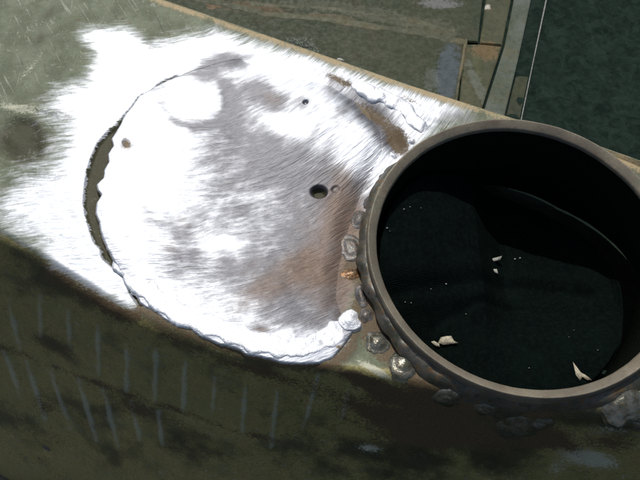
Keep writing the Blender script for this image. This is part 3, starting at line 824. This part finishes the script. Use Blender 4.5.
M_PL1 = plate_material('olive_steel_plate', (0.012, 0.020, 0.0055), (0.019, 0.026, 0.009), (0.032, 0.023, 0.008), 0.45, [(448, 72, 13, 34, 10, (0.036, 0.050, 0.060), .85), (430, 80, 8, 12, 0, (.06, .07, .06), .5), (255, 8, 36, 6, 8, (0.060, 0.040, 0.016), .8), (330, 17, 30, 3, 8, (0.070, 0.056, 0.028), .7), (340, 8, 60, 6, 8, (0.042, 0.047, 0.026), .7), (400, 20, 60, 6, 10, (0.046, 0.050, 0.028), .7), (430, 30, 30, 5, 15, (0.058, 0.054, 0.028), .6), (440, 4, 22, 5, 0, (0.13, 0.13, 0.135), .6), (215, 4, 10, 5, 0, (0.12, 0.07, 0.03), .7)])
M_PL2 = plate_material('grey_steel_strip', (0.070, 0.085, 0.070), (0.045, 0.055, 0.036), (0.07, 0.06, 0.02), 0.6)
M_PL3 = plate_material('brown_steel_plate', (0.026, 0.031, 0.012), (0.038, 0.041, 0.018), (0.10, 0.065, 0.025), 0.5, [(486, 50, 14, 10, 0, (0.10, 0.062, 0.022), .8), (474, 35, 10, 10, 0, (0.085, 0.078, 0.036), .6), (478, 85, 6, 26, -14, (0.075, 0.085, 0.065), .7), (487, 7, 4, 3, 0, (0.35, 0.33, 0.28), .9), (478, 65, 5, 12, 0, (.05, .055, .02), .6)])
M_PL4 = plate_material('dark_steel_angle', (0.020, 0.026, 0.008), (0.012, 0.016, 0.006), (0.030, 0.027, 0.008), 0.6)
M_EDGE = plain('worn_steel_edge', (0.17, 0.18, 0.165), 0.55, 0.1, 0.7)
M_SEAM = plate_material('rough_plate_weld', (0.062, 0.064, 0.036), (0.034, 0.040, 0.020), (0.075, 0.052, 0.020), 0.6)
FB = FLOOR - 14
ppart('plate', [(-500, -260), (180, -12), (270, 8), (330, 14), (400, 24), (464, 36), (455, 130), (440, 300), (-500, 300)], FB, FLOOR, M_PL1)
ppart('plate', [(-500, -700), (530, -700), (492, -90), (478, 42), (466, 41), (400, 29), (330, 19), (270, 13), (180, -8), (-500, -264)], FB, FLOOR + 1, M_PL1)
ppart('plate', [(465, 44), (480, 44), (502, 46), (482, 108), (470, 160), (450, 200), (457, 130)], FB, FLOOR - 1, M_PL3, 'narrow brown plate beside the bluish seam')
ppart('plate', [(560, -250), (511, 0), (502, 45), (480, 43), (500, -100), (536, -300)], FB, FLOOR - 0.5, M_PL3)
ppart('plate', [(514, 0), (565, -250), (590, -250), (531, 0), (518, 60), (504, 118), (490, 180), (465, 180), (485, 108), (505, 45)], FB, FLOOR, M_PL2, 'grey strip plate with flaking edge')
ppart('plate', [(592, -250), (606, -250), (545, 0), (533, 58), (521, 116), (508, 180), (491, 180), (505, 118), (519, 60), (532, 0)], FB, FLOOR - 9, M_PL4, 'dark olive edge of the plate bed')
ppart('edge_strip', [(606.5, -250), (609, -250), (547, 0), (534.5, 58), (522.5, 116), (510, 180), (508.5, 180), (521.5, 116), (533.5, 58), (545.5, 0)], FB, FLOOR - 4, M_EDGE, 'thin shiny bare steel edge', 0.4)

def seam(pts, rad, hgt, mat, z=FLOOR, seed=0, label=None):
    pts = np.array(pts, float)
    L = np.concatenate([[0], np.cumsum(np.hypot(*np.diff(pts, axis=0).T))])
    n = int(L[-1] / 1.5) + 2
    s = np.linspace(0, L[-1], n)
    X = np.interp(s, L, pts[:, 0]); Y = np.interp(s, L, pts[:, 1])
    tx = np.gradient(X); ty = np.gradient(Y); l = np.hypot(tx, ty); nx, ny = -ty / l, tx / l
    m = 13; w = np.linspace(-1, 1, m)
    half = rad * (0.8 + 0.5 * fbm(s + seed * 50, s * 0 + seed, 14, 3))
    px = X[:, None] + nx[:, None] * w * half[:, None]; py = Y[:, None] + ny[:, None] * w * half[:, None]
    P = at(px, py, z)
    pr = np.sqrt(np.clip(1 - w ** 2, 0, 1))
    P[..., 2] = z - 1 + (hgt + 1) * pr[None, :] * (1 + 0.5 * fbm(px, py + seed * 30, 6, 3))
    o = mesh('weld_seam', P.reshape(-1, 3), grid_faces(n, m)[:, ::-1], mat, plates)
    o.matrix_parent_inverse = plates.matrix_basis.inverted()
    if label: o['label'] = label
seam([(150, -14), (180, -6), (270, 14), (330, 20), (400, 30), (466, 42)], 4.5, 1.6, M_SEAM, seed=1)
seam([(250, 4), (330, 9), (400, 18), (455, 31)], 3.5, 1.4, M_SEAM, seed=2)
seam([(467, 34), (463, 60), (459, 80), (455, 110)], 2.2, 1.2, plate_material('tan_weld', (0.10, 0.09, 0.05), (0.045, 0.046, 0.024), (0.11, 0.07, 0.03), .5), seed=3)

# ------------------------------------------------------------------ small debris
def flake(name, pts, z, mat, label, group=None, curl=2.0, cat='leaf bit', thick=0.8):
    if z is None: z = on_rag(*np.mean(np.array(pts), axis=0)) + 1.0
    C = np.array([at(x, y, z) for x, y in pts])
    c = C.mean(0)
    V = [c + np.array([0, 0, curl])] + [p + np.array([0, 0, random.uniform(-.2, 1) * curl * 0.5]) for p in C]
    n = len(C)
    V2 = [v - np.array([0, 0, thick]) for v in V]
    F = [(0, 1 + i, 1 + (i + 1) % n) for i in range(n)] + [(n + 1, n + 2 + (i + 1) % n, n + 2 + i) for i in range(n)] + [(1 + i, n + 2 + i, n + 2 + (i + 1) % n, 1 + (i + 1) % n) for i in range(n)]
    o = mesh(name, np.array(V + V2) - c, F, mat, None, True)
    o.location = Vector(c * U)
    return tag(o, label, cat, group)
M_LEAF = plain('dry_leaf', (0.36, 0.33, 0.24), 0.7, 0, .5)
M_CHIP = plain('pale_chip', (0.34, 0.34, 0.30), 0.6, 0, .5)
CZ = None
flake('dry_leaf', [(438, 343), (441, 337), (446, 334), (451, 336), (454, 341), (458, 343), (451, 344), (444, 345)], CZ, M_LEAF, 'largest pale dry leaf bit on the cloth at the lower left of the pipe', None, 1.6, 'leaf')
flake('dry_leaf', [(431, 342), (434, 341), (439, 344), (440, 347), (435, 346)], CZ, M_LEAF, 'small leaf scrap just left of the largest pale leaf bit', None, 2, 'leaf')
flake('dry_leaf', [(573, 362), (575, 365), (580, 372), (586, 375), (592, 380), (587, 380), (582, 377), (580, 381), (576, 375)], CZ, M_LEAF, 'V-shaped pale leaf sliver by the lower pipe rim', None, 1.6, 'leaf')
flake('dry_leaf', [(487, 259), (494, 258), (502, 256), (500, 260), (493, 262), (488, 262)], CZ, M_CHIP, 'long white sliver on the cloth near the shadow edge', None, 2, 'chip')
flake('paint_chip', [(492, 269), (497, 269), (498, 274), (495, 273)], CZ, M_CHIP, 'white triangular chip just below the long white sliver', None, 2, 'chip')
CH = [(404, 209), (410, 207), (421, 208), (387, 228), (390, 231), (446, 284), (431, 289), (405, 302), (411, 303), (466, 314), (515, 259), (520, 258), (529, 368), (569, 337), (598, 350), (574, 330)]
for i, (x, y) in enumerate(CH):
    r = random.choice([0.5, 0.6, 0.7, 0.9])
    a0 = random.uniform(0, 6)
    pts = [(x + r * random.uniform(.7, 1.5) * math.cos(a0 + k * 1.57), y + r * random.uniform(.5, 1.1) * math.sin(a0 + k * 1.57)) for k in range(4)]
    flake('pale_speck', pts, CZ, M_CHIP, 'tiny pale speck scattered on the dark cloth inside the pipe', 'tiny specks on the cloth', 1.0, 'speck')

# dark tuft of swarf caught behind the upper lip
def tuft():
    c = at(303, 46, -16)
    V = []; F = []
    for k in range(150):
        a = random.uniform(0, 2 * math.pi); L = random.uniform(4, 13); r = random.gauss(0, 1)
        p = np.array([random.gauss(0, 8), random.gauss(0, 3.5) + 5, -4.0]); p[1] -= p[0] * 0.36
        d = np.array([math.cos(a), math.sin(a), random.uniform(0.0, 0.8)])
        w = np.cross(d, [0, 0, 1.0]); w /= np.linalg.norm(w) + 1e-6; w *= 0.45
        b = len(V)
        for i in range(4):
            t = i / 3
            q = p + d * L * t + np.array([0, 0, -4.0 * t * t]) + np.array([r * t * t, 0, 0])
            V += [q - w * (1 - t * .7), q + w * (1 - t * .7)]
        for i in range(3):
            F.append((b + 2 * i, b + 2 * i + 1, b + 2 * i + 3, b + 2 * i + 2))
    o = mesh('swarf_tuft', np.array(V), F, plain('dark_swarf', (0.05, 0.065, 0.05), 0.4, 0.5, 0.7))
    o.location = Vector(c * U)
    tag(o, 'small dark tuft of swarf caught behind the upper lip of the housing', 'swarf')
tuft()
flake('paint_chip', [(336, 60), (338, 58), (341, 58), (345, 61), (341, 61)], -6, M_CHIP, 'tiny white chip on the tan upper lip right of the swarf tuft', None, 1.5, 'chip')

bead(46, 449, 11, 4.5, 5, 22, M_BEADG, 0.2, 77, 'shiny scuffed spot low on the left of the body')
